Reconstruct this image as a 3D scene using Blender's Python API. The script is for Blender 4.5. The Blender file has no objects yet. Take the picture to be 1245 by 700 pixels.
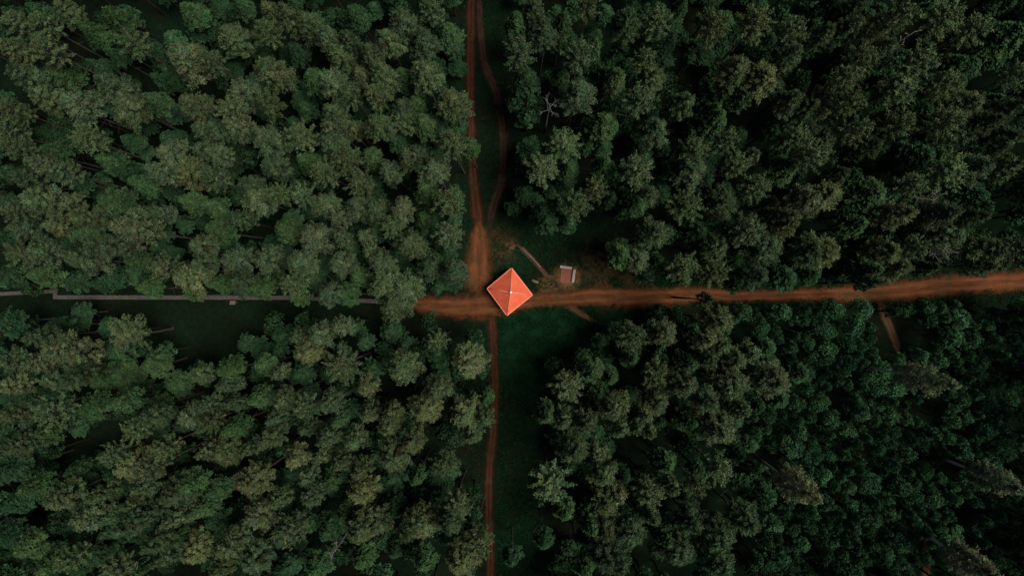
import bpy, math, random
import numpy as np
from mathutils import Vector, Matrix

# ------------------------------------------------------------------ camera, sky, sun, exposure
SC = bpy.context.scene
COL = SC.collection
A = 100.0                       # flying height of the camera, metres
PX = 0.12                       # metres of ground per photo pixel (1245 px wide)
cam_d = bpy.data.cameras.new('camera'); cam = bpy.data.objects.new('camera', cam_d); COL.objects.link(cam)
cam.location = (0, 0, A); cam.rotation_euler = (0, 0, 0)
cam_d.sensor_width = 36.0; cam_d.lens = 18.0 / (622.5 * PX / A)
cam_d.clip_end = 3000
SC.camera = cam
SUN_EL, SUN_AZ = math.radians(66), math.radians(102)      # azimuth clockwise from north (+Y)
w = bpy.data.worlds.new('World'); SC.world = w; w.use_nodes = True
wn = w.node_tree.nodes; wl = w.node_tree.links
sky = wn.new('ShaderNodeTexSky'); sky.sky_type = 'NISHITA'; sky.sun_disc = False
sky.sun_elevation = SUN_EL; sky.sun_rotation = SUN_AZ
wl.new(sky.outputs[0], wn['Background'].inputs[0]); wn['Background'].inputs[1].default_value = 0.034
sd = bpy.data.lights.new('sun', 'SUN'); sun = bpy.data.objects.new('sun', sd); COL.objects.link(sun)
sd.energy = 4.6; sd.angle = math.radians(26.0); sd.color = (1.0, 0.94, 0.84)
sdir = Vector((math.sin(SUN_AZ) * math.cos(SUN_EL), math.cos(SUN_AZ) * math.cos(SUN_EL), math.sin(SUN_EL)))
sun.rotation_euler = sdir.to_track_quat('Z', 'Y').to_euler(); sun.location = sdir * 150
vs = SC.view_settings; vs.view_transform = 'Standard'; vs.look = 'None'; vs.gamma = 1; vs.use_curve_mapping = False
vs.exposure = 0.22
SC.cycles.max_bounces = 4; SC.cycles.diffuse_bounces = 2; SC.cycles.transmission_bounces = 2

rnd = random.Random(7)
def at(px, py, h=0.0):
    """photo pixel seen at height h -> world x, y"""
    k = PX * (A - h) / A
    return (px - 622.5) * k, (350 - py) * k

# ------------------------------------------------------------------ helpers
def tag(o, label=None, cat=None, group=None, kind=None):
    if label: o['label'] = label
    if cat: o['category'] = cat
    if group: o['group'] = group
    if kind: o['kind'] = kind
    return o
def empty(name, loc, rz=0.0):
    o = bpy.data.objects.new(name, None); COL.objects.link(o); o.location = loc; o.rotation_euler = (0, 0, rz)
    o.empty_display_size = 0.3
    return o
def link(name, me, parent=None):
    o = bpy.data.objects.new(name, me); COL.objects.link(o); o.parent = parent
    return o
class MB:
    """collects boxes, tubes and faces, builds ONE mesh"""
    def __init__(s): s.v = []; s.f = []
    def face_set(s, vs_, fs):
        b = len(s.v); s.v += [tuple(v) for v in vs_]; s.f += [tuple(b + i for i in f) for f in fs]
    def box(s, c, d, m=None):
        x, y, z = d[0] / 2, d[1] / 2, d[2] / 2
        P = [Vector((sx * x, sy * y, sz * z)) for sz in (-1, 1) for sy in (-1, 1) for sx in (-1, 1)]
        if m is not None: P = [m @ p for p in P]
        P = [p + Vector(c) for p in P]
        s.face_set(P, [(0, 2, 3, 1), (4, 5, 7, 6), (0, 1, 5, 4), (2, 6, 7, 3), (0, 4, 6, 2), (1, 3, 7, 5)])
    def tube(s, pts, rad, n=8, cap=True):
        pts = [Vector(p) for p in pts]; rings = []; b0 = len(s.v)
        up = Vector((0.31, 0.17, 0.93))
        for i, p in enumerate(pts):
            t = (pts[min(i + 1, len(pts) - 1)] - pts[max(i - 1, 0)]).normalized()
            a = t.cross(up)
            if a.length < 1e-3: a = t.cross(Vector((1, 0, 0)))
            a.normalize(); c = t.cross(a)
            s.v += [tuple(p + (a * math.cos(2 * math.pi * k / n) + c * math.sin(2 * math.pi * k / n)) * rad[i]) for k in range(n)]
        for i in range(len(pts) - 1):
            for k in range(n):
                s.f.append((b0 + i * n + k, b0 + i * n + (k + 1) % n, b0 + (i + 1) * n + (k + 1) % n, b0 + (i + 1) * n + k))
        if cap:
            s.f.append(tuple(b0 + k for k in range(n))[::-1]); s.f.append(tuple(b0 + (len(pts) - 1) * n + k for k in range(n)))
    def mesh(s, name, mat, smooth=False):
        me = bpy.data.meshes.new(name); me.from_pydata(s.v, [], s.f); me.materials.append(mat); me.update()
        if smooth: me.polygons.foreach_set('use_smooth', [True] * len(me.polygons))
        return me
    def build(s, name, mat, parent=None, bevel=0, smooth=False):
        o = link(name, s.mesh(name, mat, smooth), parent)
        if bevel:
            b = o.modifiers.new('bevel', 'BEVEL'); b.width = bevel; b.segments = 2
        return o

# ------------------------------------------------------------------ materials
def newmat(name):
    m = bpy.data.materials.new(name); m.use_nodes = True
    nt = m.node_tree
    return m, nt, nt.nodes['Principled BSDF']
def N(nt, t, **k):
    n = nt.nodes.new(t)
    for a, b in k.items(): setattr(n, a, b)
    return n
def noise(nt, vec, scale, detail=4, rough=0.55):
    n = N(nt, 'ShaderNodeTexNoise'); n.inputs['Scale'].default_value = scale; n.inputs['Detail'].default_value = detail
    n.inputs['Roughness'].default_value = rough
    if vec is not None: nt.links.new(vec, n.inputs['Vector'])
    return n.outputs['Fac']
def ramp(nt, fac, stops):
    r = N(nt, 'ShaderNodeValToRGB'); e = r.color_ramp.elements
    while len(e) < len(stops): e.new(0.5)
    for i, (p, c) in enumerate(stops): e[i].position = p; e[i].color = (*c, 1) if len(c) == 3 else c
    nt.links.new(fac, r.inputs[0]); return r.outputs[0]
def mix(nt, fac, a, b, blend='MIX'):
    m = N(nt, 'ShaderNodeMix', data_type='RGBA', blend_type=blend)
    for s, i in ((fac, 0), (a, 6), (b, 7)):
        if hasattr(s, 'links'): nt.links.new(s, m.inputs[i])
        elif i == 0: m.inputs[0].default_value = s
        else: m.inputs[i].default_value = (*s, 1)
    return m.outputs[2]
def mth(nt, op, a, b=None, c=None):
    m = N(nt, 'ShaderNodeMath', operation=op)
    for i, s in enumerate((a, b, c)):
        if s is None: continue
        if hasattr(s, 'links'): nt.links.new(s, m.inputs[i])
        else: m.inputs[i].default_value = s
    return m.outputs[0]
def bump(nt, bs, h, strength=0.4, dist=0.05):
    b = N(nt, 'ShaderNodeBump'); b.inputs['Strength'].default_value = strength; b.inputs['Distance'].default_value = dist
    nt.links.new(h, b.inputs['Height']); nt.links.new(b.outputs[0], bs.inputs['Normal'])
def position(nt): return N(nt, 'ShaderNodeNewGeometry').outputs['Position']

GRASS = (0.0045, 0.019, 0.0085)
def ground_colour(nt, pos):
    big = noise(nt, pos, 0.09, 5); fine = noise(nt, pos, 1.3, 6, 0.7)
    c = ramp(nt, big, [(0.3, (0.006, 0.007, 0.004)), (0.5, (0.0045, 0.009, 0.005)), (0.7, (0.004, 0.012, 0.006))])
    return mix(nt, 0.55, c, ramp(nt, fine, [(0.3, (0.35, 0.35, 0.35)), (0.7, (1.5, 1.5, 1.4))]), 'MULTIPLY'), fine

m_ground, nt, bs = newmat('forest_floor')
p = position(nt); gc, fine = ground_colour(nt, p)
# bare trodden soil round the crossing: a worn patch with its own ragged outline
def worn(nt, pos, cx, cy, r0, r1):
    d = N(nt, 'ShaderNodeVectorMath', operation='DISTANCE'); nt.links.new(pos, d.inputs[0]); d.inputs[1].default_value = (cx, cy, 0)
    n = mth(nt, 'MULTIPLY_ADD', noise(nt, pos, 0.5, 6, 0.7), 4.5, mth(nt, 'ADD', d.outputs['Value'], -2.25))
    mr = N(nt, 'ShaderNodeMapRange'); mr.interpolation_type = 'SMOOTHSTEP'
    nt.links.new(n, mr.inputs[0]); mr.inputs[1].default_value = r0; mr.inputs[2].default_value = r1
    mr.inputs[3].default_value = 1; mr.inputs[4].default_value = 0
    return mr.outputs[0]
x, y = at(690, 338); w1 = worn(nt, p, x, y, .6, 3.0)
x, y = at(668, 350); w2 = worn(nt, p, x, y, -.2, 2.6)
x, y = at(622, 298); w3 = worn(nt, p, x, y, -.6, 1.6)
x, y = at(745, 335); w4 = worn(nt, p, x, y, 2.0, 7.0)
x, y = at(600, 300); w5 = worn(nt, p, x, y, 0.6, 5.0)
wm = mth(nt, 'MAXIMUM', mth(nt, 'MAXIMUM', w1, w2), mth(nt, 'MAXIMUM', w3, mth(nt, 'MULTIPLY', mth(nt, 'MAXIMUM', w4, w5), 0.28)))
gx, gy = at(655, 420)
lawn = mth(nt, 'MAXIMUM', worn(nt, p, gx, gy, 4.0, 9.0), mth(nt, 'MULTIPLY', worn(nt, p, *at(630, 318), .2, 3.2), .7))
gc = mix(nt, lawn, gc, mix(nt, 0.6, GRASS, ramp(nt, fine, [(0.3, (0.5, 0.5, 0.5)), (0.7, (1.4, 1.4, 1.3))]), 'MULTIPLY'))
soil = ramp(nt, fine, [(0.3, (0.055, 0.030, 0.014)), (0.7, (0.13, 0.070, 0.033))])
nt.links.new(mix(nt, wm, gc, soil), bs.inputs['Base Color']); bs.inputs['Roughness'].default_value = 0.95
bs.inputs['Specular IOR Level'].default_value = 0.0
bump(nt, bs, fine, 0.7, 0.12)

def path_mat(name, dark, light, wear=0.5):
    m, nt, bs = newmat(name); p = position(nt)
    uv = N(nt, 'ShaderNodeAttribute', attribute_name='along').outputs['Vector']     # x metres along, y -1..1 across
    sx = N(nt, 'ShaderNodeSeparateXYZ'); nt.links.new(uv, sx.inputs[0])
    mp = N(nt, 'ShaderNodeMapping'); nt.links.new(uv, mp.inputs[0]); mp.inputs['Scale'].default_value = (0.22, 2.6, 1)
    streak = noise(nt, mp.outputs[0], 1.6, 5, 0.65); grain = noise(nt, p, 2.2, 6, 0.7); broad = noise(nt, p, 0.12, 3)
    c = ramp(nt, mth(nt, 'ADD', mth(nt, 'MULTIPLY', streak, 0.65), mth(nt, 'MULTIPLY', grain, 0.35)), [(0.32, dark), (0.66, light)])
    c = mix(nt, 0.6, c, ramp(nt, broad, [(0.3, (0.6, 0.55, 0.5)), (0.7, (1.25, 1.2, 1.1))]), 'MULTIPLY')
    e = mth(nt, 'ABSOLUTE', sx.outputs[1])
    rut = mth(nt, 'ABSOLUTE', mth(nt, 'SUBTRACT', mth(nt, 'ADD', e, mth(nt, 'MULTIPLY', streak, .25)), .42))
    c = mix(nt, .75, c, ramp(nt, rut, [(0.03, (1.22, 1.2, 1.15)), (0.22, (0.80, 0.78, 0.75))]), 'MULTIPLY')
    patch = noise(nt, p, 0.42, 6, 0.7)
    c = mix(nt, ramp(nt, patch, [(0.52, (0, 0, 0)), (0.68, (.75, .75, .75))]), c, (0.030, 0.030, 0.014))
    e = mth(nt, 'ADD', mth(nt, 'ADD', e, sx.outputs[2]), mth(nt, 'MULTIPLY', mth(nt, 'SUBTRACT', noise(nt, p, 0.8, 7, 0.8), 0.5), 1.35))
    mr = N(nt, 'ShaderNodeMapRange'); mr.interpolation_type = 'SMOOTHSTEP'; nt.links.new(e, mr.inputs[0])
    mr.inputs[1].default_value = wear * .7; mr.inputs[2].default_value = 1.0
    nt.links.new(c, bs.inputs['Base Color'])
    nt.links.new(mth(nt, 'SUBTRACT', 1.0, mr.outputs[0]), bs.inputs['Alpha'])
    bs.inputs['Roughness'].default_value = 0.95; bs.inputs['Specular IOR Level'].default_value = 0.0
    bump(nt, bs, grain, 0.6, 0.08)
    return m
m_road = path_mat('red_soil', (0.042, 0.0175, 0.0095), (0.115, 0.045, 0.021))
m_track = path_mat('shade_tinted_red_soil', (0.018, 0.0085, 0.0065), (0.048, 0.019, 0.012))  # darker copy of the red soil: tree shade over these tracks put into the colour
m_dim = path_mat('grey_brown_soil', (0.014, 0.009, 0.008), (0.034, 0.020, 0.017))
m_foot = path_mat('footpath_soil', (0.034, 0.020, 0.013), (0.085, 0.050, 0.032))

def foliage_mat(name, trans=0.16):
    m, nt, bs = newmat(name); nt.nodes.remove(bs)
    tint = N(nt, 'ShaderNodeAttribute', attribute_name='tint').outputs['Color']
    oi = N(nt, 'ShaderNodeObjectInfo')
    c = mix(nt, 1.0, tint, oi.outputs['Color'], 'MULTIPLY')
    n = noise(nt, position(nt), 0.9, 3)
    c = mix(nt, 0.8, c, ramp(nt, n, [(0.3, (0.72, 0.85, 0.8)), (0.7, (1.28, 1.14, 1.0))]), 'MULTIPLY')
    d = N(nt, 'ShaderNodeBsdfDiffuse'); t = N(nt, 'ShaderNodeBsdfTranslucent')
    nt.links.new(c, d.inputs[0]); nt.links.new(c, t.inputs[0])
    ms = N(nt, 'ShaderNodeMixShader'); ms.inputs[0].default_value = trans
    nt.links.new(d.outputs[0], ms.inputs[1]); nt.links.new(t.outputs[0], ms.inputs[2])
    nt.links.new(ms.outputs[0], nt.nodes['Material Output'].inputs[0])
    return m
m_leaf = foliage_mat('foliage')
def bark_mat(name, a, b, top=None):
    m, nt, bs = newmat(name)
    tc = N(nt, 'ShaderNodeTexCoord').outputs['Object']
    mp = N(nt, 'ShaderNodeMapping'); nt.links.new(tc, mp.inputs[0]); mp.inputs['Scale'].default_value = (6, 6, 1.2)
    n = noise(nt, mp.outputs[0], 1.5, 5, 0.65)
    c = ramp(nt, n, [(0.3, a), (0.7, b)])
    if top:                                            # Scots pine: flaky orange bark on the upper stem
        s = N(nt, 'ShaderNodeSeparateXYZ'); nt.links.new(tc, s.inputs[0])
        mr = N(nt, 'ShaderNodeMapRange'); nt.links.new(mth(nt, 'ADD', s.outputs[2], mth(nt, 'MULTIPLY', n, 3)), mr.inputs[0])
        mr.inputs[1].default_value = 6; mr.inputs[2].default_value = 11
        c = mix(nt, mr.outputs[0], c, top)
    nt.links.new(c, bs.inputs['Base Color']); bs.inputs['Roughness'].default_value = 0.9
    bump(nt, bs, n, 0.6, 0.04); return m
m_bark = bark_mat('pine_bark', (0.018, 0.014, 0.011), (0.034, 0.027, 0.022), (0.040, 0.030, 0.023))
m_tbark = bark_mat('tall_pine_bark', (0.08, 0.06, 0.045), (0.30, 0.24, 0.19), (0.56, 0.43, 0.33))
m_dbark = bark_mat('dark_bark', (0.022, 0.017, 0.014), (0.05, 0.04, 0.032))
m_dead = bark_mat('bleached_wood', (0.06, 0.058, 0.05), (0.13, 0.125, 0.11))

# ------------------------------------------------------------------ foliage geometry
def quad_mesh(name, q, tint, mat):
    """q (n,4,3), tint (n,3)"""
    n = len(q); me = bpy.data.meshes.new(name)
    me.vertices.add(4 * n); me.loops.add(4 * n); me.polygons.add(n)
    me.vertices.foreach_set('co', q.reshape(-1).astype(np.float32))
    me.loops.foreach_set('vertex_index', np.arange(4 * n, dtype=np.int32))
    me.polygons.foreach_set('loop_start', np.arange(0, 4 * n, 4, dtype=np.int32))
    me.polygons.foreach_set('loop_total', np.full(n, 4, dtype=np.int32))
    at_ = me.attributes.new('tint', 'FLOAT_COLOR', 'POINT')
    c = np.ones((n, 4, 4), np.float32); c[:, :, :3] = tint[:, None, :]
    at_.data.foreach_set('color', c.reshape(-1))
    me.materials.append(mat); me.update(); me.validate(); return me
def unit(v): return v / np.maximum(np.linalg.norm(v, axis=-1, keepdims=True), 1e-9)
def leaves(rs, pos, nrm, length, width, jit, flat=0.6):
    """leaf/needle-tuft quads at pos; share `flat` lies across the outward direction, the rest sticks out along it"""
    n = len(pos)
    nn = unit(nrm + rs.normal(0, jit, (n, 3)))
    t = unit(np.cross(nn, rs.normal(0, 1, (n, 3)))); b = np.cross(nn, t)
    stick = rs.rand(n) > flat
    d = np.where(stick[:, None], nn, t); s = np.where(stick[:, None], t, b)
    L = (length * rs.uniform(.6, 1.3, n))[:, None]; W = (width * rs.uniform(.6, 1.3, n))[:, None]
    p0 = pos - d * L * .35; p1 = pos + d * L * .65
    return np.stack([p0 - s * W * .5, p0 + s * W * .5, p1 + s * W * .28, p1 - s * W * .28], 1)
def tints(rs, per_pad, idx, amount=.22, hue=.08):
    base = 1 + rs.normal(0, amount, (per_pad, 1)) + rs.normal(0, hue, (per_pad, 3)) * np.array([1, .5, .7])
    t = base[idx] * (1 + rs.normal(0, .09, (len(idx), 1)))
    return np.clip(t, .3, 2.0)

def pine_crown(seed, R=2.1, L=8.0, H=20.0, pads=58, per=110, pad_r=.52, spread=0.12, top=.90):
    """rounded crown of needle pads carried on upswept limbs, gaps between the pads"""
    rs = np.random.RandomState(seed); cen = []; rad = []
    ga = 2.39996; ph = rs.rand() * 6.28; lop = rs.uniform(.78, 1.18, 7)
    for i in range(pads):
        t = ((i + .5) / pads) ** .74                   # 0 top .. 1 bottom of the crown
        prof = (t / top) ** .82 if t < top else 1 - .30 * (t - top) / (1 - top)
        a = ph + i * ga + rs.normal(0, .25)
        k = lop[int((a % 6.283) / 6.283 * 7) % 7]
        r = R * prof * k * rs.uniform(.78, 1.04) if t > .03 else 0
        z = H - L * (t ** 1.0) * .98 - .2 + rs.normal(0, spread)
        cen.append((r * math.cos(a), r * math.sin(a), z)); rad.append(pad_r * rs.uniform(.7, 1.3) * (0.62 + .45 * min(1, t * 2)))
    cen = np.array(cen); rad = np.array(rad)
    idx = np.repeat(np.arange(pads), per)
    d = unit(rs.normal(0, 1, (pads * per, 3))); d[:, 2] = np.abs(d[:, 2]) * .9 - .25
    d = unit(d)
    rdir = unit(cen * np.array([1, 1, 0]) + rs.normal(0, .05, cen.shape) * np.array([1, 1, 0])); tdir = np.stack([-rdir[:, 1], rdir[:, 0], np.zeros(pads)], 1)
    m_ = (rad[idx] * rs.uniform(.45, 1.1, len(idx)))[:, None]                      # sprays are longer along their limb
    along = (d * rdir[idx]).sum(1, keepdims=True); across = (d * tdir[idx]).sum(1, keepdims=True)
    pos = cen[idx] + m_ * (rdir[idx] * along * 1.4 + tdir[idx] * across * .75 + np.array([0, 0, 1.]) * (d[:, 2:] * .75 + .35 * along))
    out = cen.copy(); out[:, 2] = 1.0; out[:, :2] *= .5
    nrm = unit(d + .35 * unit(out)[idx])
    q = leaves(rs, pos, nrm, .26, .105, .36, .66)
    return q, tints(rs, pads, idx), cen

def star_crown(seed, R=2.4, L=5.4, H=20.5):
    """spiky crown: long bare-looking limbs radiating from the leader, needles along each"""
    rs = np.random.RandomState(seed); P = []; Nn = []; I = []; cen = []
    nb = 44
    for i in range(nb):
        t = (i + .4) / nb; a = i * 2.39996 + rs.normal(0, .2)
        ln = R * (.28 + .80 * min(1, t / .55) ** .8) * rs.uniform(.75, 1.15)
        if t > .6: ln *= 1 - .35 * (t - .6) / .4
        z0 = H - .3 - L * t * .9; rise = (.95 - .75 * t) * ln * .75
        dirv = np.array([math.cos(a), math.sin(a), 0])
        m = 70
        u = rs.uniform(.18, 1.0, m) ** .8
        c = dirv[None] * (ln * u)[:, None] + np.array([0, 0, 1])[None] * (z0 + rise * u ** 1.3)[:, None]
        off = rs.normal(0, 1, (m, 3)) * np.array([.15, .15, .10]) * (0.7 + .5 * (1 - u))[:, None]
        P.append(c + off); Nn.append(unit(off + dirv * .12 + np.array([0, 0, .12]))); I += [i] * m
        cen.append(dirv * ln * .75 + np.array([0, 0, z0 + rise * .6]))
    P = np.concatenate(P); Nn = np.concatenate(Nn); I = np.array(I)
    return leaves(rs, P, Nn, .34, .13, .5, .45), tints(rs, nb, I, .16), np.array(cen)

def spruce_crown(seed, R=1.9, L=9.0, H=18.2):
    """pointed crown of drooping layered boughs"""
    rs = np.random.RandomState(seed); P = []; Nn = []; I = []; cen = []; k = 0
    for layer in range(15):
        t = (layer + .35) / 15; nb = 4 + int(6 * t ** .7)
        ph = rs.rand() * 6.28
        for j in range(nb):
            a = ph + j * 2 * math.pi / nb + rs.normal(0, .16)
            ln = R * (t ** .72) * rs.uniform(.72, 1.15) + .12
            z0 = H - L * t
            m = int(22 + 34 * t)
            u = rs.uniform(.1, 1, m) ** .75
            side = rs.normal(0, .17, m) * (1.15 - .6 * u) * (0.5 + ln / R)
            dv = np.array([math.cos(a), math.sin(a), 0]); sv = np.array([-math.sin(a), math.cos(a), 0])
            c = dv[None] * (ln * u)[:, None] + sv[None] * side[:, None]
            zz = z0 + .22 * ln * np.sin(u * 2.2) - .42 * ln * u ** 2 + rs.normal(0, .06, m)
            c[:, 2] = zz
            P.append(c); Nn.append(np.tile(np.array([[0, 0, 1.]]) + dv * .35, (m, 1))); I += [k] * m; k += 1
            cen.append((dv[0] * ln * .6, dv[1] * ln * .6, z0))
    P = np.concatenate(P); Nn = unit(np.concatenate(Nn)); I = np.array(I)
    return leaves(rs, P, Nn, .34, .17, .5, .75), tints(rs, k, I, .2), np.array(cen)

def broad_crown(seed, R=1.9, H=9.5, D=4.0, lobes=15, per=170):
    """billowing lobes of small leaves"""
    rs = np.random.RandomState(seed); cen = []; rad = []
    for i in range(lobes):
        t = (i + .5) / lobes; a = i * 2.39996 + rs.normal(0, .3)
        r = R * .86 * math.sqrt(t) * rs.uniform(.75, 1.12)
        z = H - .65 - D * .62 * t ** 1.6 + rs.normal(0, .28)
        cen.append((r * math.cos(a), r * math.sin(a), z)); rad.append(rs.uniform(.36, .78))
    cen = np.array(cen); rad = np.array(rad); idx = np.repeat(np.arange(lobes), per)
    d = unit(rs.normal(0, 1, (len(idx), 3))); d[:, 2] = np.abs(d[:, 2]) * 1.0 - .35; d = unit(d)
    wob = 1 + .22 * np.sin(d[:, 0] * 5 + idx) * np.cos(d[:, 1] * 6 + 2 * idx)
    pos = cen[idx] + d * (rad[idx] * wob * rs.uniform(.72, 1.08, len(idx)))[:, None]
    return leaves(rs, pos, d, .22, .17, .5, .8), tints(rs, lobes, idx, .24), cen

def trunk_mesh(name, H, r0, limbs, seed, mat, top_frac=.97, dead=0, low=.35):
    rs = random.Random(seed); m = MB()
    bend = (rs.uniform(-.25, .25), rs.uniform(-.25, .25))
    def axis(z):
        t = z / H; return Vector((bend[0] * math.sin(t * 3.1), bend[1] * math.sin(t * 2.6), z))
    zs = [0, .25, .8, H * .15, H * .3, H * .45, H * .6, H * .75, H * .88, H * top_frac]
    rr = [r0 * 1.55, r0 * 1.2, r0 * 1.03] + [r0 * (1 - .93 * z / H) + .02 for z in zs[3:]]
    m.tube([axis(z) for z in zs], rr, 9)
    for c in limbs:
        c = Vector(c); z0 = max(H * low, min(H * .95, c.z - .55 * math.hypot(c.x, c.y) - .1)); a = axis(z0)
        mid = a.lerp(c, .5) + Vector((0, 0, -.12))
        m.tube([a, mid, c], [.055, .04, .015], 5, cap=False)
    for i in range(dead):                                   # dry snags below the crown
        z0 = H * rs.uniform(.35, .6); an = rs.uniform(0, 6.28); l = rs.uniform(.5, 1.4); a = axis(z0)
        m.tube([a, a + Vector((math.cos(an) * l, math.sin(an) * l, rs.uniform(-.2, .25)))], [.035, .012], 5, cap=False)
    return m.mesh(name, mat, True)

VAR = {}
def variants():
    def add(kind, crown, trunk): VAR.setdefault(kind, []).append((crown, trunk))
    for s in range(12):
        q, t, c = pine_crown(100 + s, pads=66 + 3 * (s % 5), pad_r=.40 + .04 * (s % 4), L=5.2 + .5 * (s % 4), R=1.95 + .1 * (s % 3))
        add('pine', (quad_mesh('pine_crown', q, t, m_leaf), q, t), trunk_mesh('pine_trunk', 20, .17, c[4::3], s, m_bark, .95, 5))
    for s in range(5):
        q, t, c = star_crown(200 + s)
        add('star', (quad_mesh('spiky_pine_crown', q, t, m_leaf), q, t), trunk_mesh('pine_trunk', 20.5, .18, c[2::2], 50 + s, m_bark, .98, 4))
    for s in range(3):
        q, t, c = pine_crown(260 + s, R=1.75, L=11, H=24, pads=85, per=100, pad_r=.5, top=.62)
        add('tall', (quad_mesh('tall_pine_crown', q, t, m_leaf), q, t), trunk_mesh('tall_pine_trunk', 24, .29, c[40::8], 80 + s, m_tbark, .96, 0, .55))
    for s in range(7):
        q, t, c = spruce_crown(300 + s, R=1.9 + .1 * (s % 3), L=4.4 + .4 * (s % 4))
        add('spruce', (quad_mesh('spruce_crown', q, t, m_leaf), q, t), trunk_mesh('spruce_trunk', 18.2, .15, [], 120 + s, m_dbark, .98, 4))
    for s in range(8):
        q, t, c = broad_crown(400 + s, lobes=17 + s % 5, per=140)
        add('broad', (quad_mesh('broadleaf_crown', q, t, m_leaf), q, t), trunk_mesh('broadleaf_trunk', 9, .12, c[1::2], 160 + s, m_dbark, .8, 0))
variants()

# ------------------------------------------------------------------ ground, roads, paths
g = MB(); g.face_set([(-700, -700, 0), (700, -700, 0), (700, 700, 0), (-700, 700, 0)], [(0, 1, 2, 3)])
tag(g.build('ground', m_ground), kind='structure')
def catmull(P, step=3.0):
    P = np.array(P, float); out = []
    for i in range(len(P) - 1):
        p0, p1, p2, p3 = P[max(i - 1, 0)], P[i], P[i + 1], P[min(i + 2, len(P) - 1)]
        n = max(2, int(np.hypot(*(p2 - p1)[:2]) / step))
        for k in range(n):
            t = k / n
            out.append(.5 * (2 * p1 + (p2 - p0) * t + (2 * p0 - 5 * p1 + 4 * p2 - p3) * t * t + (3 * p1 - p0 - 3 * p2 + p3) * t ** 3))
    out.append(P[-1]); return np.array(out)
PATHS = {}
def path(name, pts, mat, z):
    c = catmull(pts); PATHS.setdefault(name, []).append(c)
    V = []; F = []; UV = []; s = 0; ac = [-1, -.7, -.35, 0, .35, .7, 1]
    for i, (px, py, wd) in enumerate(c):
        x, y = at(px, py)
        nx, ny = np.array(c[min(i + 1, len(c) - 1)][:2]) - np.array(c[max(i - 1, 0)][:2])
        l = math.hypot(nx, ny); nx, ny = nx / l, -ny / l
        if i: s += math.hypot(x - lx, y - ly)
        lx, ly = x, y
        for a in ac:
            h = wd * PX * .5 * 1.45 * a
            V.append((x - ny * h, y + nx * h, z)); UV.append((s, a, 0))
    n = len(ac)
    for i in range(len(c) - 1):
        for k in range(n - 1):
            F.append((i * n + k, (i + 1) * n + k, (i + 1) * n + k + 1, i * n + k + 1))
    UV = [(u, a, max(0.0, 1 - min(u, s - u) / 2.6)) for u, a, _ in UV]
    me = bpy.data.meshes.new(name); me.from_pydata(V, [], F); me.materials.append(mat)
    at_ = me.attributes.new('along', 'FLOAT_VECTOR', 'POINT'); at_.data.foreach_set('vector', np.array(UV, np.float32).reshape(-1))
    me.update()
    if sum(p_.normal.z for p_ in me.polygons) < 0: me.flip_normals()
    return tag(link(name, me), kind='structure')
path('footpath', [(664, 358, 9), (690, 370, 9), (705, 380, 8), (718, 388, 5), (731, 393, 4), (742, 397, 3)], m_foot, .004)
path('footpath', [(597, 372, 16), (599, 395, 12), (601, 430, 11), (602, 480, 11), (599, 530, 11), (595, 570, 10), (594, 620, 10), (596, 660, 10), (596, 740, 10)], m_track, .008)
path('footpath', [(1064, 352, 11), (1070, 368, 10), (1076, 384, 10), (1083, 400, 9), (1089, 416, 9), (1095, 440, 8)], m_foot, .010)
path('footpath', [(1131, 640, 9), (1128, 655, 10), (1127, 680, 10), (1126, 730, 10)], m_foot, .012)
path('footpath', [(618, 291, 6), (626, 295, 6), (636, 303.5, 6), (648, 316, 5), (658, 327, 5), (666, 335, 6), (676, 337, 7), (684, 337, 8)], m_foot, .014)
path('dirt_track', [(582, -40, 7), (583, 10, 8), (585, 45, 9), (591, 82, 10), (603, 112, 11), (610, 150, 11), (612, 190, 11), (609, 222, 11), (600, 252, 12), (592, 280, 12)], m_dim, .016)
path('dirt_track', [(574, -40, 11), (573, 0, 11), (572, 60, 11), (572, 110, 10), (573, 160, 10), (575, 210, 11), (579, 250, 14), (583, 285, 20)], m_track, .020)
path('dirt_track', [(580, 262, 15), (583, 280, 20), (583, 310, 26), (582, 338, 33), (581, 366, 40)], m_road, .022)
path('dirt_road', [(486, 369, 12), (505, 370, 16), (535, 372, 22), (565, 373, 26), (600, 370, 30), (640, 366, 20), (690, 363, 18), (720, 360, 22), (750, 361, 25), (800, 361, 22), (850, 358, 19), (900, 360, 14), (950, 359, 14), (1000, 358, 18), (1040, 357, 21), (1080, 355, 23), (1120, 350, 24), (1160, 346, 23), (1200, 344, 22), (1245, 341, 24), (1330, 336, 24)], m_road, .024)

# ------------------------------------------------------------------ gazebo
m_roof, nt, bs = newmat('red_sheet_metal')
tc = N(nt, 'ShaderNodeTexCoord').outputs['Object']
n1 = noise(nt, tc, 1.1, 5, .6); n2 = noise(nt, tc, 9, 3)
nt.links.new(mix(nt, .35, ramp(nt, n1, [(.3, (.66, .10, .05)), (.7, (.76, .165, .085))]), ramp(nt, n2, [(.35, (.75, .72, .7)), (.65, (1.1, 1.1, 1.1))]), 'MULTIPLY'), bs.inputs['Base Color'])
bs.inputs['Roughness'].default_value = .45; bs.inputs['Specular IOR Level'].default_value = .7; bump(nt, bs, n2, .12, .02)
def plain(name, a, b, rough=.7, scale=3.0, spec=.4):
    m, nt, bs = newmat(name); n = noise(nt, N(nt, 'ShaderNodeTexCoord').outputs['Object'], scale, 5, .65)
    nt.links.new(ramp(nt, n, [(.3, a), (.7, b)]), bs.inputs['Base Color']); bs.inputs['Roughness'].default_value = rough
    bs.inputs['Specular IOR Level'].default_value = spec; bump(nt, bs, n, .2, .02); return m
m_ridge = plain('faded_red_trim', (.62, .20, .14), (.76, .30, .22), .5)
m_cap = plain('pale_cap', (.70, .50, .38), (.82, .62, .50), .45)
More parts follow.
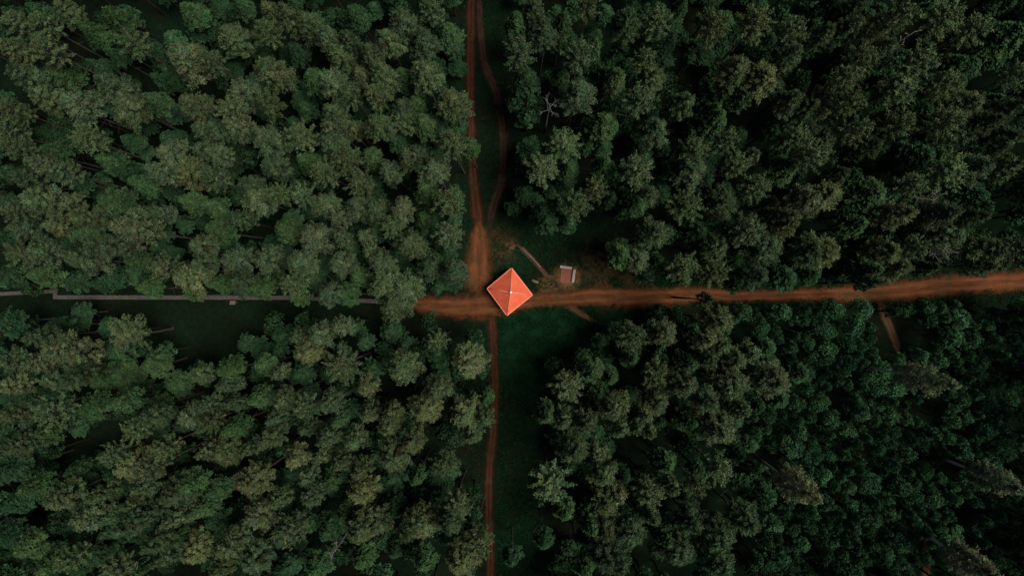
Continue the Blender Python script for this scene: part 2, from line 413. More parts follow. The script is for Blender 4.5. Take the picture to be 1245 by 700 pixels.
m_wood = plain('brown_timber', (.10, .055, .03), (.20, .115, .065), .8, 5)
m_pale = plain('weathered_timber', (.065, .052, .038), (.13, .105, .078), .85, 5, .2)
m_board = plain('grey_boards', (.034, .031, .027), (.075, .067, .061), .85, 4, .2)
m_pave = plain('red_brick_paving', (.09, .034, .022), (.17, .062, .040), .9, 6, .2)
m_bench = plain('pale_bench_wood', (.18, .155, .13), (.29, .25, .215), .8, 6, .2)

EZ, AZ = 2.55, 5.4
cx, cy = at(619.5, 354.6, EZ)
gz = empty('gazebo', (cx, cy, 0), 0)
tag(gz, 'gazebo with red-orange pyramid roof standing at the crossing of the dirt tracks', 'gazebo')
cor = [Vector((*at(px, py, EZ), EZ)) - Vector((cx, cy, 0)) for px, py in ((621.9, 325.8), (647.4, 358.5), (616.4, 383.4), (592.1, 350.7))]
ax_, ay_ = at(621.0, 355.3, AZ); apex = Vector((ax_ - cx, ay_ - cy, AZ))
rf = MB()
for i in range(4):
    a, b = cor[i], cor[(i + 1) % 4]; nrm = (b - a).cross(apex - a).normalized()
    if nrm.z < 0: nrm = -nrm
    th = nrm * .05
    rf.face_set([a, b, apex, a - th, b - th, apex - th], [(0, 1, 2), (3, 5, 4), (0, 3, 4, 1)])
    ns = 9                                                  # standing seams running up the slope
    for k in range(1, ns):
        f = k / ns; e0 = a.lerp(b, f); up = (apex - (a + b) / 2)
        reach = 1 - abs(2 * f - 1)
        e1 = e0 + up * reach * .97
        if (e1 - e0).length > .2:
            d = (e1 - e0).normalized(); s = d.cross(nrm).normalized() * .02; h = nrm * .035
            rf.face_set([e0 - s + nrm * .002, e0 + s + nrm * .002, e1 + s + nrm * .002, e1 - s + nrm * .002, e0 - s + h, e0 + s + h, e1 + s + h, e1 - s + h],
                        [(4, 5, 6, 7), (0, 4, 7, 3), (1, 2, 6, 5), (0, 1, 5, 4), (2, 3, 7, 6)])
roof = rf.build('roof', m_roof, gz)
for i in range(4):
    r_ = MB(); up = Vector((0, 0, .03)); r_.tube([cor[i] + up, cor[i].lerp(apex, .5) + up, apex + up], [.04, .035, .035], 8)
    r_.build('ridge_cap', m_ridge, roof, smooth=True)
    e = MB(); a, b = cor[i], cor[(i + 1) % 4]
    e.tube([a + Vector((0, 0, -.05)), b + Vector((0, 0, -.05))], [.075, .075], 6); e.build('eave_trim', m_ridge, roof)
f = MB(); f.tube([apex + Vector((0, 0, -.05)), apex + Vector((0, 0, .12)), apex + Vector((0, 0, .22)), apex + Vector((0, 0, .3))], [.26, .20, .15, .04], 12)
f.build('finial', m_cap, roof, smooth=True)
ctr = (cor[0] + cor[1] + cor[2] + cor[3]) / 4; ctr.z = 0
for c in cor:
    pc = ctr + (Vector((c.x, c.y, 0)) - ctr) * .82
    pm = MB(); pm.box((pc.x, pc.y, 1.35), (.16, .16, 2.7)); pm.build('post', m_wood, gz, bevel=.01)
for i in range(4):
    a = ctr + (Vector((cor[i].x, cor[i].y, 0)) - ctr) * .82; b = ctr + (Vector((cor[(i + 1) % 4].x, cor[(i + 1) % 4].y, 0)) - ctr) * .82
    d = (b - a); L_ = d.length - .2; ang = math.atan2(d.y, d.x); M_ = Matrix.Rotation(ang, 3, 'Z'); mid = (a + b) / 2
    bm_ = MB(); bm_.box((mid.x, mid.y, 2.42), (L_, .12, .18), M_); bm_.build('beam', m_wood, gz)
    if i != 2:
        rl = MB(); rl.box((mid.x, mid.y, .95), (L_, .08, .08), M_); rl.box((mid.x, mid.y, .35), (L_, .06, .06), M_)
        for k in range(11):
            q_ = a.lerp(b, (k + 1) / 12); rl.box((q_.x, q_.y, .65), (.04, .04, .53), M_)
        rl.build('railing', m_wood, gz)
fl = MB(); inner = [ctr + (Vector((c.x, c.y, 0)) - ctr) * .88 for c in cor]
fl.face_set([v + Vector((0, 0, .14)) for v in inner] + [v + Vector((0, 0, .0)) for v in inner], [(3, 2, 1, 0), (0, 1, 5, 4), (1, 2, 6, 5), (2, 3, 7, 6), (3, 0, 4, 7)])
fl.build('floor_deck', m_wood, gz)

# ------------------------------------------------------------------ paved rest spot with two benches, pole
x0, y0 = at(681.5, 343.5); x1, y1 = at(697, 327.5)
pv = MB(); pv.box(((x0 + x1) / 2, (y0 + y1) / 2, .045), (x1 - x0, y1 - y0, .07), Matrix.Rotation(math.radians(-5), 3, 'Z'))
tag(pv.build('paved_pad', m_pave, bevel=.01), kind='structure')
def bench(px, py, ln, ang, label):
    x, y = at(px, py); t = empty('bench', (x, y, .0), math.radians(ang))
    tag(t, label, 'bench', 'benches at the paved rest spot')
    s = MB()
    for k in (-1, 0, 1): s.box((0, k * .125, .44), (ln, .11, .05))
    s.build('seat', m_bench, t, bevel=.008)
    for k in (-1, 1):
        l_ = MB(); l_.box((k * ln * .38, 0, .205), (.12, .40, .41)); l_.build('leg', m_wood, t, bevel=.01)
bench(687.8, 325.2, 1.75, -8, 'pale wooden bench along the north edge of the small red paved square')
bench(697.2, 335.5, 1.9, 82, 'pale wooden bench along the east edge of the small red paved square')
lg = MB(); rs = random.Random(3)
P_ = [(633, 300.5), (638, 305), (643, 310), (648, 315), (653, 320.5), (657, 325)]
lg.tube([(*at(a, b), .15 + rs.uniform(-.02, .02)) for a, b in P_], [.07, .09, .11, .12, .12, .13], 10)
tag(lg.build('log', m_pale, smooth=True), 'long thin pale log lying on the grass north-east of the gazebo', 'log')
lg = MB(); P_ = [(646.5, 340.5), (650, 342), (654.5, 343.5)]
lg.tube([(*at(a, b), .2) for a, b in P_], [.20, .21, .20], 12)
tag(lg.build('log', m_pale, smooth=True), 'short thick pale log close to the north-east side of the gazebo roof', 'log')

# ------------------------------------------------------------------ boardwalk
bwt = empty('boardwalk', (*at(250, 362), 0)); ox, oy = bwt.location.x, bwt.location.y
tag(bwt, 'narrow grey plank boardwalk crossing the left half of the forest, with one stepped joint', 'boardwalk')
def deck(a, b, wd, name='deck', z=.34):
    a = Vector((*at(*a), 0)); b = Vector((*at(*b), 0)); d = b - a; L_ = d.length; ang = math.atan2(d.y, d.x); M_ = Matrix.Rotation(ang, 3, 'Z')
    m = MB(); n = int(L_ / .16); r_ = random.Random(int(L_ * 10))
    for k in range(n):
        p_ = a + d * ((k + .5) / n) - Vector((ox, oy, 0))
        m.box((p_.x, p_.y, z + r_.uniform(-.008, .008)), (L_ / n - .022, wd + r_.uniform(-.05, .05), .045), M_)
    m.build(name, m_board, bwt)
    u = d.normalized(); s = Vector((-u.y, u.x, 0))
    for k in (-1, 1):
        st = MB(); mid = (a + b) / 2 + s * k * wd * .33 - Vector((ox, oy, 0))
        st.box((mid.x, mid.y, z - .11), (L_ - .04, .09, .16), M_)
        for j in range(max(2, int(L_ / 2.4))):
            q_ = a + d * ((j + .5) / max(2, int(L_ / 2.4))) + s * k * wd * .33 - Vector((ox, oy, 0)); st.box((q_.x, q_.y, (z - .195) / 2), (.1, .1, z - .195), M_)
        st.build('bearer', m_wood, bwt)
deck((-60, 360.5), (66.2, 354.0), .52)
deck((68.6, 351.8), (68.6, 363.6), .5, 'step_deck')
deck((71.0, 361.2), (360, 361.8), .6)
deck((360.4, 361.8), (486, 367.5), .6)
x, y = at(286, 367.6); ib = empty('information_board', (x, y, 0))
tag(ib, 'small pale tilted board on two posts beside the south edge of the boardwalk', 'information board')
b_ = MB(); b_.box((0, 0, .95), (.85, .62, .04), Matrix.Rotation(math.radians(-28), 3, 'X')); b_.build('panel', m_pale, ib, bevel=.01)
for k in (-1, 1):
    b_ = MB(); b_.box((k * .3, 0, .44), (.09, .09, .88)); b_.build('post', m_wood, ib)

# ------------------------------------------------------------------ trees, read from the photograph: x y diameter colour (photo px)
# o olive pine, y yellowish pine, s spiky pine, b dull brown-olive pine, g green spruce, d dark spruce
T = """
75 10 34 o;140 20 36 g;20 28 36 b;52 28 34 o;108 36 32 g;55 58 40 o;5 55 34 o;160 52 40 o;215 65 48 o;232 15 36 g;20 88 38 b;72 92 38 g;45 115 36 o;85 125 44 o;125 100 40 o;150 128 46 o;188 122 32 g;228 122 38 o;12 132 34 b;138 66 24 d;195 97 20 d;212 95 30 d;118 80 22 d;
295 8 28 g;325 10 28 o;278 42 44 b;325 38 36 o;345 12 30 o;367 22 34 o;392 38 34 o;255 75 36 o;322 82 46 o;290 110 44 o;280 132 40 o;430 18 30 g;420 44 26 b;410 63 34 o;447 60 30 o;470 45 38 o;487 20 40 o;460 85 40 o;437 90 30 o;382 95 38 g;400 98 42 o;425 116 36 o;458 115 36 o;488 92 30 g;400 134 32 o;487 128 32 o;372 132 28 d;360 62 30 d;315 120 30 o;
525 10 36 b;512 45 38 b;545 40 36 g;515 85 42 o;550 120 46 o;505 125 24 g;628 25 34 g;650 8 32 b;632 62 44 s;662 38 36 b;685 25 30 g;715 5 36 s;705 65 42 s;682 90 26 g;705 110 44 b;745 92 34 g;722 55 26 g;640 98 38 d;
765 20 40 b;800 25 44 s;828 8 24 g;870 30 46 s;850 60 36 d;922 25 48 b;965 35 40 b;967 62 34 o;785 72 34 o;795 92 36 o;752 90 30 y;900 78 38 o;890 98 40 g;933 92 46 y;778 122 42 s;835 122 34 o;868 134 28 g;968 118 34 b;988 128 36 o;905 118 28 b;
1010 5 30 d;1045 4 30 b;1008 36 30 b;1042 28 32 o;1070 25 34 y;1098 17 40 b;1150 20 52 b;1185 35 46 b;1230 42 50 g;1080 55 40 o;1050 72 42 o;1030 95 38 o;1120 75 52 b;1160 78 40 g;1095 105 54 b;1150 102 42 o;1005 118 40 y;1035 122 40 o;1185 123 46 o;1238 90 40 b;1240 128 34 o;
10 158 40 o;15 178 34 b;57 162 28 d;62 185 32 g;105 168 42 b;160 172 28 d;130 195 34 g;40 198 30 o;62 205 30 o;20 215 30 b;35 240 38 o;80 245 28 o;95 222 30 d;135 245 46 g;200 185 42 o;184 205 30 o;223 208 40 y;242 155 32 o;240 180 28 o;170 222 34 g;230 245 34 g;165 260 30 o;188 258 26 b;20 258 34 o;92 262 30 o;150 210 24 d;
258 155 30 b;280 150 36 o;315 165 42 o;365 165 42 o;400 150 36 o;400 172 38 b;430 155 25 o;457 150 40 o;485 140 36 o;258 185 32 o;328 200 34 b;370 195 34 g;393 208 40 o;420 195 44 o;450 190 32 g;470 205 30 o;493 188 30 o;437 222 38 o;258 215 36 o;298 222 32 b;307 240 40 y;340 235 34 o;367 238 34 o;392 247 36 o;430 250 34 o;455 255 34 o;485 255 34 o;255 250 32 g;285 265 28 b;408 265 26 o;
515 150 36 g;550 175 44 o;572 178 28 g;525 205 40 o;515 230 34 g;545 245 46 o;515 264 28 g;685 175 46 o;660 205 46 s;690 205 26 g;735 150 42 g;735 200 34 g;700 248 44 s;725 230 34 b;742 242 26 d;660 258 30 d;505 185 26 b;
800 155 38 o;845 180 40 o;872 142 34 g;885 170 36 o;775 205 48 o;845 205 44 o;895 200 36 o;917 188 26 o;970 170 46 o;955 205 40 g;990 190 40 b;920 228 42 o;882 245 42 b;835 250 48 s;790 235 32 o;775 247 36 g;990 240 40 o;962 262 30 o;
1005 170 44 o;1045 158 40 o;1065 175 30 b;1095 150 44 b;1155 147 48 o;1185 155 44 o;1212 145 32 o;1235 165 40 b;1120 190 46 d;1155 208 54 o;1200 200 40 o;1232 200 38 o;1110 225 42 b;1060 235 54 g;1010 235 44 y;1025 210 26 b;1185 240 46 d;1105 258 38 y;1160 258 40 b;1195 262 34 b;
65 275 34 y;20 278 30 b;105 285 36 g;140 275 30 o;168 278 48 s;125 298 30 b;148 297 26 o;28 310 44 o;52 308 38 o;92 315 40 o;165 318 30 g;200 325 40 o;222 338 44 y;240 298 34 o;242 320 30 b;178 350 30 g;50 335 36 g;135 340 26 d;234 359 20 g;10 335 34 d;90 342 34 d;
345 278 38 g;378 287 44 o;412 288 26 o;440 287 23 o;425 300 24 g;447 305 23 o;475 275 34 o;495 295 38 o;262 278 36 g;280 315 40 b;318 315 38 o;358 318 38 o;410 320 34 o;388 318 24 d;265 345 30 g;288 345 38 b;315 350 30 g;355 345 38 o;375 340 24 g;395 358 32 b;420 358 34 g;435 335 30 g;465 345 50 o;487 352 50 o;475 372 40 o;460 320 36 o;362 361 26 g;275 297 30 d;
545 285 42 b;520 325 36 b;550 330 36 b;505 302 28 o;502 345 26 b;665 270 32 d;690 270 30 d;
755 310 38 g;777 315 34 o;800 318 28 g;800 282 40 o;833 325 46 o;870 330 42 b;850 285 42 d;875 298 34 b;912 280 46 o;937 300 48 b;962 272 36 y;990 305 44 b;925 335 34 b;895 343 30 d;955 338 38 d;985 333 34 d;878 390 42 y;862 364 18 b;
1010 305 46 y;1085 305 42 y;1115 300 36 o;1160 285 50 b;1100 325 34 y;1060 328 38 g;1130 325 30 g;1215 305 44 y;1240 302 38 b;1205 323 30 o;1035 320 34 d;1062 343 24 b;1042 272 36 g;
10 392 36 d;38 412 30 b;75 398 30 d;102 380 28 d;62 425 40 o;88 432 38 o;60 463 36 o;82 460 30 b;38 443 28 o;8 440 36 b;8 470 30 y;158 405 54 s;125 460 44 g;155 455 44 g;188 443 38 g;60 500 48 o;110 495 40 g;145 490 34 g;190 495 36 g;217 465 38 g;242 455 30 o;225 508 36 o;247 496 30 o;170 512 30 b;15 505 34 b;
340 407 26 d;360 410 26 o;372 428 38 y;385 408 34 o;410 397 28 o;415 445 52 o;335 455 22 o;320 443 30 g;365 455 32 d;443 472 27 y;487 450 42 o;275 450 36 g;270 470 26 b;312 485 36 g;340 488 30 o;370 495 36 o;395 492 30 o;253 515 34 o;282 492 24 b;410 512 28 g;445 505 28 o;473 505 28 o;330 512 26 b;
530 415 32 s;570 440 44 y;590 485 24 g;515 500 42 y;530 475 34 o;565 505 44 y;588 512 26 o;545 480 28 d;690 470 46 s;720 450 36 g;742 458 28 g;665 505 32 g;685 512 30 b;727 480 34 g;747 500 34 o;715 517 30 o;
770 410 44 o;810 405 36 o;842 400 30 g;862 412 34 y;880 420 34 o;865 437 28 o;898 438 34 y;915 430 30 o;840 440 34 g;800 455 44 o;835 470 40 o;865 490 38 o;895 470 48 o;948 465 46 o;800 490 38 o;785 505 28 o;757 495 30 y;768 435 30 g;840 512 36 g;878 515 34 o;
10 545 32 b;28 535 28 b;48 530 34 g;20 572 36 d;38 592 36 g;65 610 36 o;92 572 28 d;20 612 34 d;95 635 40 o;113 605 26 o;35 665 40 g;10 650 40 d;60 687 36 g;85 680 36 b;115 675 32 d;165 522 36 o;135 553 34 o;150 570 42 y;180 570 38 o;168 595 28 o;197 545 36 s;205 605 42 b;157 615 28 o;175 632 32 b;145 645 38 b;205 635 30 o;230 590 40 g;230 675 38 y;180 665 36 b;192 682 28 o;140 692 40 o;135 628 28 g;242 620 34 g;215 655 30 g;245 552 26 o;
270 550 40 o;297 550 22 o;323 535 32 o;280 522 34 g;370 522 26 o;392 535 30 o;428 537 30 o;355 560 30 y;385 558 22 y;412 565 28 o;370 583 28 o;397 588 26 g;435 575 28 o;300 590 46 y;263 595 34 g;375 607 30 b;438 602 38 y;475 560 44 o;472 522 32 o;498 540 36 y;313 630 46 o;335 610 30 o;352 645 46 o;420 627 30 g;435 650 44 y;457 640 34 o;440 680 36 g;400 643 34 d;270 670 38 o;305 685 44 b;262 696 30 o;385 690 38 g;350 688 32 d;262 632 34 d;495 650 36 o;480 618 34 d;
540 565 38 o;505 582 24 g;555 615 40 s;510 643 44 y;545 640 42 b;580 660 46 o;560 687 44 y;515 682 34 g;670 590 56 b;687 622 32 g;680 530 30 g;700 550 40 b;725 555 32 y;735 580 38 o;740 612 42 y;720 640 40 g;622 677 28 d;661 656 30 d;738 650 34 o;740 685 44 b;710 690 36 g;573 530 30 o;
775 520 28 o;792 527 24 o;755 522 30 o;880 525 48 o;875 570 44 o;810 565 38 g;790 600 44 o;820 595 28 y;848 590 36 o;752 605 30 y;770 650 48 b;795 632 26 o;830 675 46 b;845 640 40 b;880 660 46 b;912 638 44 b;880 692 44 b;810 655 30 g;755 690 36 b;905 500 30 o
"""
TALL = [(1147, 466, 36, 't'), (1226, 590, 36, 't'), (984, 599, 40, 't'), (1197, 693, 42, 't')]
COLS = {'o': (.063, .092, .049), 'y': (.080, .107, .052), 'b': (.046, .074, .041), 's': (.062, .090, .046), 't': (.098, .125, .072),
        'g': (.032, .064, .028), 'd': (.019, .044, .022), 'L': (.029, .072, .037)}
trees = []
for ln in T.replace('\n', '').split(';'):
    if ln.strip():
        a = ln.split(); trees.append((float(a[0]), float(a[1]), float(a[2]), a[3]))
r4 = random.Random(99)
trees = [(x, y, d, 's' if c in 'ob' and d > 33 and r4.random() < (.50 if x > 600 and y < 360 else .38) else c) for x, y, d, c in trees]
trees += TALL

# broadleaf thicket, lower right
def inpoly(x, y, P):
    c = False; j = len(P) - 1
    for i in range(len(P)):
        if (P[i][1] > y) != (P[j][1] > y) and x < (P[j][0] - P[i][0]) * (y - P[i][1]) / (P[j][1] - P[i][1]) + P[i][0]: c = not c
        j = i
    return c
THICKET = [(905, 380), (960, 374), (1060, 374), (1250, 366), (1262, 366), (1262, 715), (925, 715), (940, 650), (925, 600), (915, 545), (915, 500), (965, 495), (978, 450), (930, 415)]
HOLES = [(1105, 408, 24), (1020, 485, 13), (1136, 497, 17), (1128, 665, 11), (1128, 700, 12), (1150, 690, 13), (1178, 632, 16), (1210, 360, 10), (1240, 358, 10), (1080, 400, 15), (1073, 382, 14), (1090, 420, 13), (1160, 570, 12), (930, 555, 12), (1240, 520, 10), (930, 425, 12)]
bl = []; r5 = random.Random(11); tries = 0
while tries < 14000:
    tries += 1
    x, y = r5.uniform(900, 1262), r5.uniform(370, 715)
    if not inpoly(x, y, THICKET) or 0: continue
    d = r5.choice((18, 21, 24, 28, 32, 38))
    if any(math.hypot(x - a, y - b) < c + d * .22 for a, b, c in HOLES): continue
    if all(math.hypot(x - a, y - b) > (d + e) * .30 for a, b, e in bl): bl.append((x, y, d))
trees += [(x, y, d, 'L') for x, y, d in bl]

def zone(x, y):
    if y < 362: return 'upper left forest' if x < 590 else 'upper right forest'
    if x < 600: return 'lower left forest'
    return 'lower right forest'
LAND = [('beside the dirt track', 'dirt_track'), ('beside the dirt road', 'dirt_road'), ('beside the footpath', 'footpath')]
def near(x, y, d):
    if y < 368 and 318 < y and x < 350: return 'above the boardwalk'
    best = None
    for txt, nm in LAND:
        for c in PATHS[nm]:
            m_ = np.min(np.hypot(c[:, 0] - x, c[:, 1] - y) - c[:, 2] / 2) - d / 2
            if m_ < 12 and (best is None or m_ < best[0]): best = (m_, txt)
    return best[1] if best else None
LOOK = {'o': 'olive clumpy-crowned pine', 'y': 'yellowish clumpy-crowned pine', 'b': 'dull olive soft-crowned pine', 's': 'spiky star-shaped olive pine',
        'g': 'green pointed spruce', 'd': 'dark shaded spruce'}
ONES = 'zero one two three four five six seven eight nine ten eleven twelve thirteen fourteen fifteen sixteen seventeen eighteen nineteen'.split()
TENS = '. . twenty thirty forty fifty sixty seventy eighty ninety'.split()
def num(n):
    n = max(0, n)
    if n < 20: return ONES[n]
    return 'hundred' if n >= 100 else TENS[n // 10] + ('-' + ONES[n % 10] if n % 10 else '')
used = {}
def make_label(x, y, d, c):
    size = 'small' if d < 29 else ('broad' if d >= 42 else 'middling')
    where = near(x, y, d) or 'in ' + zone(x, y)
    px, py = round(x / 12.45), round(y / 7)
    if c == 'L': head = f'{size} dark green broadleaf tree in lower right thicket'
    elif c == 't': head = 'tall pine with bare trunk rising above the dark thicket'
    else: head = f'{size} {LOOK[c]} {where}'
    lab = f'{head}, {num(px)} percent across, {num(py)} percent down'
    py = min(py, 98)
    for k in range(40):
        if lab not in used: break
        if k % 2: px -= 1 if px > 50 else -1
        else: py += 1 if py < 50 else -1
        lab = f'{head}, {num(px)} percent across, {num(py)} percent down'
    used[lab] = 1
    return lab
INFO = {'o': ('pine_tree', 'pine', 'pine'), 'y': ('pine_tree', 'pine', 'pine'), 'b': ('pine_tree', 'pine', 'pine'), 's': ('pine_tree', 'pine', 'star'), 't': ('pine_tree', 'pine', 'tall'),
        'g': ('spruce_tree', 'spruce', 'spruce'), 'd': ('spruce_tree', 'spruce', 'spruce'), 'L': ('broadleaf_tree', 'broadleaf tree', 'broad')}
NOM = {'pine': (4.3, 20, 5.6), 'star': (5.0, 20.5, 6), 'tall': (3.9, 24, 11), 'spruce': (3.9, 18.2, 5.0), 'broad': (4.5, 9.5, 2)}
by_kind = {}
for t in trees: by_kind.setdefault(INFO[t[3]][0], []).append(t)
bulk = []                                   # (kind, variant, matrix, colour) for the uncountable remainder
r6 = random.Random(21)
for kind, L_ in by_kind.items():
    L_.sort(key=lambda t: (t[3] != 't', -t[2]))
    for i, (x, y, d, c) in enumerate(L_):
        name, cat, var = INFO[c]
        dn, hn, ln = NOM[var]
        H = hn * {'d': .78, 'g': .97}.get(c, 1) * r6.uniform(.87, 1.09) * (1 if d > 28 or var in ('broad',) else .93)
        if 90 < x < 270 and 372 < y < 480: H *= .62            # lower trees round the dark clearing under the boardwalk
        if var == 'broad': H *= r6.uniform(.72, 1.0)
        hv = H - (.28 if var != 'spruce' else .45) * ln
        wx, wy = at(x, y, hv); sc = d * PX * (A - hv) / A / dn * .95
        vi = r6.randrange(len(VAR[var])); rz = r6.uniform(0, 6.283); sz = H / hn
        col = np.array(COLS[c]) * (r6.uniform(.65, 1.35) if c == 'L' else r6.uniform(.82, 1.2)) * np.array([r6.uniform(.92, 1.08), 1, r6.uniform(.92, 1.08)])
        if i >= 298:
            bulk.append((var, vi, wx, wy, sc, sz, rz, col)); continue
        t = empty(name, (wx, wy, 0), rz); t.scale = (sc, sc, sz)
        (cm, _, _), tm = VAR[var][vi]
        co = link('crown', cm, t); co.color = (*col, 1)
        link('trunk', tm, t)
        tag(t, make_label(x, y, d, c), cat, {'pine_tree': 'pines of the ' + zone(x, y), 'spruce_tree': 'spruces of the ' + zone(x, y), 'broadleaf_tree': 'broadleaf trees of the lower right thicket'}[name])
print('COUNTS', {k: len(v) for k, v in by_kind.items()}, 'bulk', len(bulk))

# understorey and the wood beyond the frame: one mass each
GAPS = [(200, 25, 30), (120, 62, 14), (440, 38, 24), (770, 540, 32), (838, 70, 30), (265, 398, 34), (215, 395, 26), (310, 395, 30), (235, 425, 18), (1055, 205, 26), (100, 205, 14), (1090, 40, 10),
        (460, 392, 22), (505, 400, 24), (100, 555, 22), (490, 600, 20), (640, 640, 40), (640, 560, 40), (630, 690, 40), (640, 480, 40), (640, 420, 40), (680, 410, 32), (720, 400, 24), (560, 590, 24), (575, 560, 20), (190, 270, 20), (195, 150, 14), (1200, 100, 22), (1130, 122, 14), (735, 40, 20), (990, 90, 18), (390, 285, 10), (455, 292, 8), (480, 235, 14), (30, 375, 20), (80, 372, 14), (130, 372, 14), (900, 400, 14), (60, 150, 14), (400, 122, 10), (970, 245, 18)]
def clear(x, y, m=8):
    if any(math.hypot(x - a, y - b) < (c if c > 31 else c * .7) for a, b, c in GAPS): return False
    if 586 < x < 622 and y < 300: return False
    if 596 < x < 656 and y > 372: return False
    if 590 < x < 752 and 262 < y < 372: return False
    if y > 352 and y < 388 and x < 600: return False
    for cs in PATHS.values():
        for c in cs:
            if np.min(np.hypot(c[:, 0] - x, c[:, 1] - y) - c[:, 2] / 2) < m: return False
    return True
und = []; tries = 0
while len(und) < 900 and tries < 30000:
    tries += 1; x, y = r6.uniform(-10, 1255), r6.uniform(-10, 710)
    if inpoly(x, y, THICKET) or not clear(x, y): continue
    if all(math.hypot(x - a, y - b) > 15 for a, b in und): und.append((x, y))
for x, y in und:
    H = r6.uniform(5.5, 12.5); wx, wy = at(x, y, H - 2)
    v = 'spruce' if r6.random() < .55 else 'broad'; hn = NOM[v][1]
    bulk.append((v, r6.randrange(7), wx, wy, r6.uniform(.6, .85), H / hn, r6.uniform(0, 6.28), np.array(COLS['d']) * r6.uniform(.75, 1.5)))
n_und = len(bulk)
ring = []; tries = 0
while len(ring) < 640 and tries < 30000:
    tries += 1; x, y = r6.uniform(-84, 102), r6.uniform(-53, 53)
    if abs(x) < 68.5 and abs(y) < 39: continue
    if abs(x + 6) < 4 or abs(y - 1) < 4.5 or (abs(x + 2) < 5 and y < 0): continue
    if all(math.hypot(x - a, y - b) > 3.9 for a, b in ring): ring.append((x, y))
def bulk_object(name, items, label, cat, keep):
    Q = []; Tn = []
    rs = np.random.RandomState(5)
    for v, vi, wx, wy, sc, sz, rz, col in items:
        (_, q, t), _ = VAR[v][vi]
        k = rs.rand(len(q)) < keep
        q = q[k]; g_ = 1 / math.sqrt(keep)
        cq = q.mean(1, keepdims=True); q = cq + (q - cq) * g_
        c_, s_ = math.cos(rz) * sc, math.sin(rz) * sc
        o = np.empty_like(q); o[..., 0] = q[..., 0] * c_ - q[..., 1] * s_ + wx; o[..., 1] = q[..., 0] * s_ + q[..., 1] * c_ + wy; o[..., 2] = q[..., 2] * sz
        Q.append(o); Tn.append(t[k] * col[None])
        h = {'pine': 19, 'star': 19.5, 'tall': 23, 'spruce': 17.5, 'broad': 7.5}[v] * sz      # stem
        for j in range(6):
            a0, a1 = j * 1.0472, (j + 1) * 1.0472; r0, r1 = .17, .04
            Q.append(np.array([[[wx + r0 * math.cos(a0), wy + r0 * math.sin(a0), 0], [wx + r0 * math.cos(a1), wy + r0 * math.sin(a1), 0], [wx + r1 * math.cos(a1), wy + r1 * math.sin(a1), h], [wx + r1 * math.cos(a0), wy + r1 * math.sin(a0), h]]]))
            Tn.append(np.array([[.035, .027, .021]]))
    o = link(name, quad_mesh(name, np.concatenate(Q), np.concatenate(Tn), m_leaf)); o.color = (1, 1, 1, 1)
    return tag(o, label, cat, kind='stuff')
bulk_object('understorey', bulk, 'dark young trees and undergrowth filling the gaps below the forest canopy', 'undergrowth', .42)
bulk_object('surrounding_forest', [(v, r6.randrange(7), x, y, r6.uniform(.85, 1.1), r6.uniform(.9, 1.08), r6.uniform(0, 6.28), np.array(COLS[c]) * r6.uniform(.8, 1.2))
            for x, y in ring for v, c in [r6.choice((('pine', 'o'), ('pine', 'b'), ('spruce', 'g')))]], 'continuous forest canopy carrying on along the edges of the photo', 'forest', .35)

gp = []; rs_g = np.random.RandomState(77); allp = np.concatenate([c for cs in PATHS.values() for c in cs])
AREAS = [(600, 372, 760, 440, 5200), (606, 430, 655, 700, 4200), (590, 270, 760, 352, 2600), (588, 0, 620, 280, 1500), (560, 396, 596, 700, 1200), (740, 330, 1245, 372, 4200), (555, 0, 572, 300, 800)]
for xa, ya, xb, yb, n in AREAS:
    q = np.stack([rs_g.uniform(xa, xb, n), rs_g.uniform(ya, yb, n)], 1)
    clump = np.sin(q[:, 0] * .21 + 1.3 * np.sin(q[:, 1] * .17)) + np.sin(q[:, 1] * .26 + 1.1 * np.sin(q[:, 0] * .13)) + rs_g.normal(0, .8, n)
    dm = np.array([np.min(np.hypot(allp[:, 0] - a, allp[:, 1] - b) - allp[:, 2] * .5) for a, b in q])
    ok = (clump > -.2) & (dm > rs_g.uniform(-2.5, 1.5, n)) & (np.hypot(q[:, 0] - 620, q[:, 1] - 355) > 24) & (np.hypot(q[:, 0] - 688, q[:, 1] - 337) > 13)
    gp.append(q[ok])
gp = np.concatenate(gp); k = (gp - np.array([622.5, 350])) * PX
gpos = np.repeat(np.stack([k[:, 0], -k[:, 1], np.zeros(len(k))], 1), 5, 0) + np.concatenate([rs_g.normal(0, .16, (len(k) * 5, 2)), rs_g.uniform(.04, .18, (len(k) * 5, 1))], 1)
gq = leaves(rs_g, gpos, np.tile([[0, 0, 1.]], (len(gpos), 1)), .30, .07, .7, .35)
gq[..., 2] = np.maximum(gq[..., 2], .028)
gt = np.array([[.0075, .030, .0125]]) * (1 + rs_g.normal(0, .22, (len(k), 1))).clip(.4, 1.8) * (1 + rs_g.normal(0, .12, (len(k), 3)))
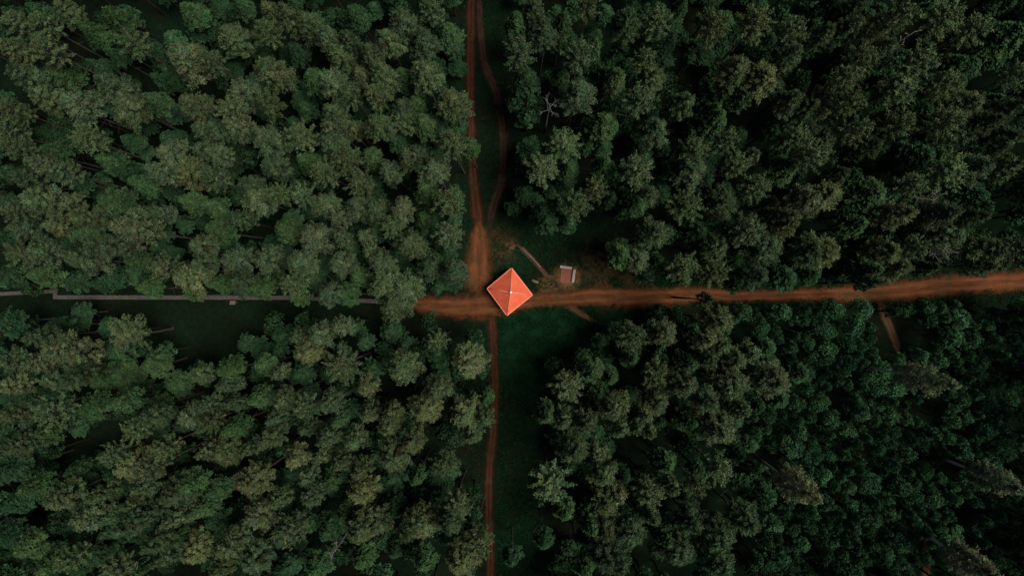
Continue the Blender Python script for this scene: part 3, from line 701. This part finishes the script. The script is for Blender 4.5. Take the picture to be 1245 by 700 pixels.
go = link('grass', quad_mesh('grass', gq, np.repeat(gt, 5, 0), m_leaf)); go.color = (1, 1, 1, 1)
tag(go, 'tufts of dark green grass in the clearings and along the verges', 'grass', kind='stuff')

# ------------------------------------------------------------------ bare dead trees
def dead_tree(px, py, H, size, n, seed, label, lean=(0, 0)):
    rs = random.Random(seed); hv = H - 1.5
    wx, wy = at(px, py, hv); t = empty('dead_tree', (wx, wy, 0)); tag(t, label, 'dead tree', 'bare dead trees among the pines')
    m = MB(); top = Vector((lean[0], lean[1], H))
    m.tube([(0, 0, 0), (lean[0] * .3, lean[1] * .3, H * .4), (lean[0] * .6, lean[1] * .6, H * .75), top], [.19, .14, .10, .03], 9); m.build('trunk', m_dead, t, smooth=True)
    for i in range(n):
        z = H * (1 - .30 * i / n) - .2; a = i * 2.4 + rs.uniform(-.4, .4); l = size * rs.uniform(.6, 1.1) * (.45 + .75 * i / n)
        b0 = top * (z / H); d = Vector((math.cos(a), math.sin(a), 0)); b = MB()
        p1 = b0 + d * l * .5 + Vector((0, 0, .15 * l)); p2 = b0 + d * l + Vector((rs.uniform(-.2, .2), rs.uniform(-.2, .2), rs.uniform(-.1, .35) * l))
        b.tube([b0, p1, p2], [.045, .03, .01], 6)
        for k in range(3):
            s = p1.lerp(p2, rs.uniform(0, .8)); e = a + rs.choice((-1, 1)) * rs.uniform(.5, 1)
            b.tube([s, s + Vector((math.cos(e), math.sin(e), .15)) * l * .35], [.03, .01], 5)
        b.build('limb', m_dead, t, smooth=True)
dead_tree(668, 130, 16, 1.9, 7, 1, 'bare pale dead tree in the upper right forest, right of the forked track')
dead_tree(1135, 239, 19.5, 1.9, 9, 2, 'bleached bare dead tree between two olive pines at the far right above the road')
dead_tree(1151, 307, 18.5, 1.5, 7, 3, 'small bleached dead top just above the red road near the right edge')
dead_tree(405, 672, 18, 0.95, 10, 4, 'pinkish grey dead treetop low in the lower left forest')
dead_tree(1104, 44, 20.5, 1.2, 6, 5, 'thin grey dead snag among the pines at the top right')
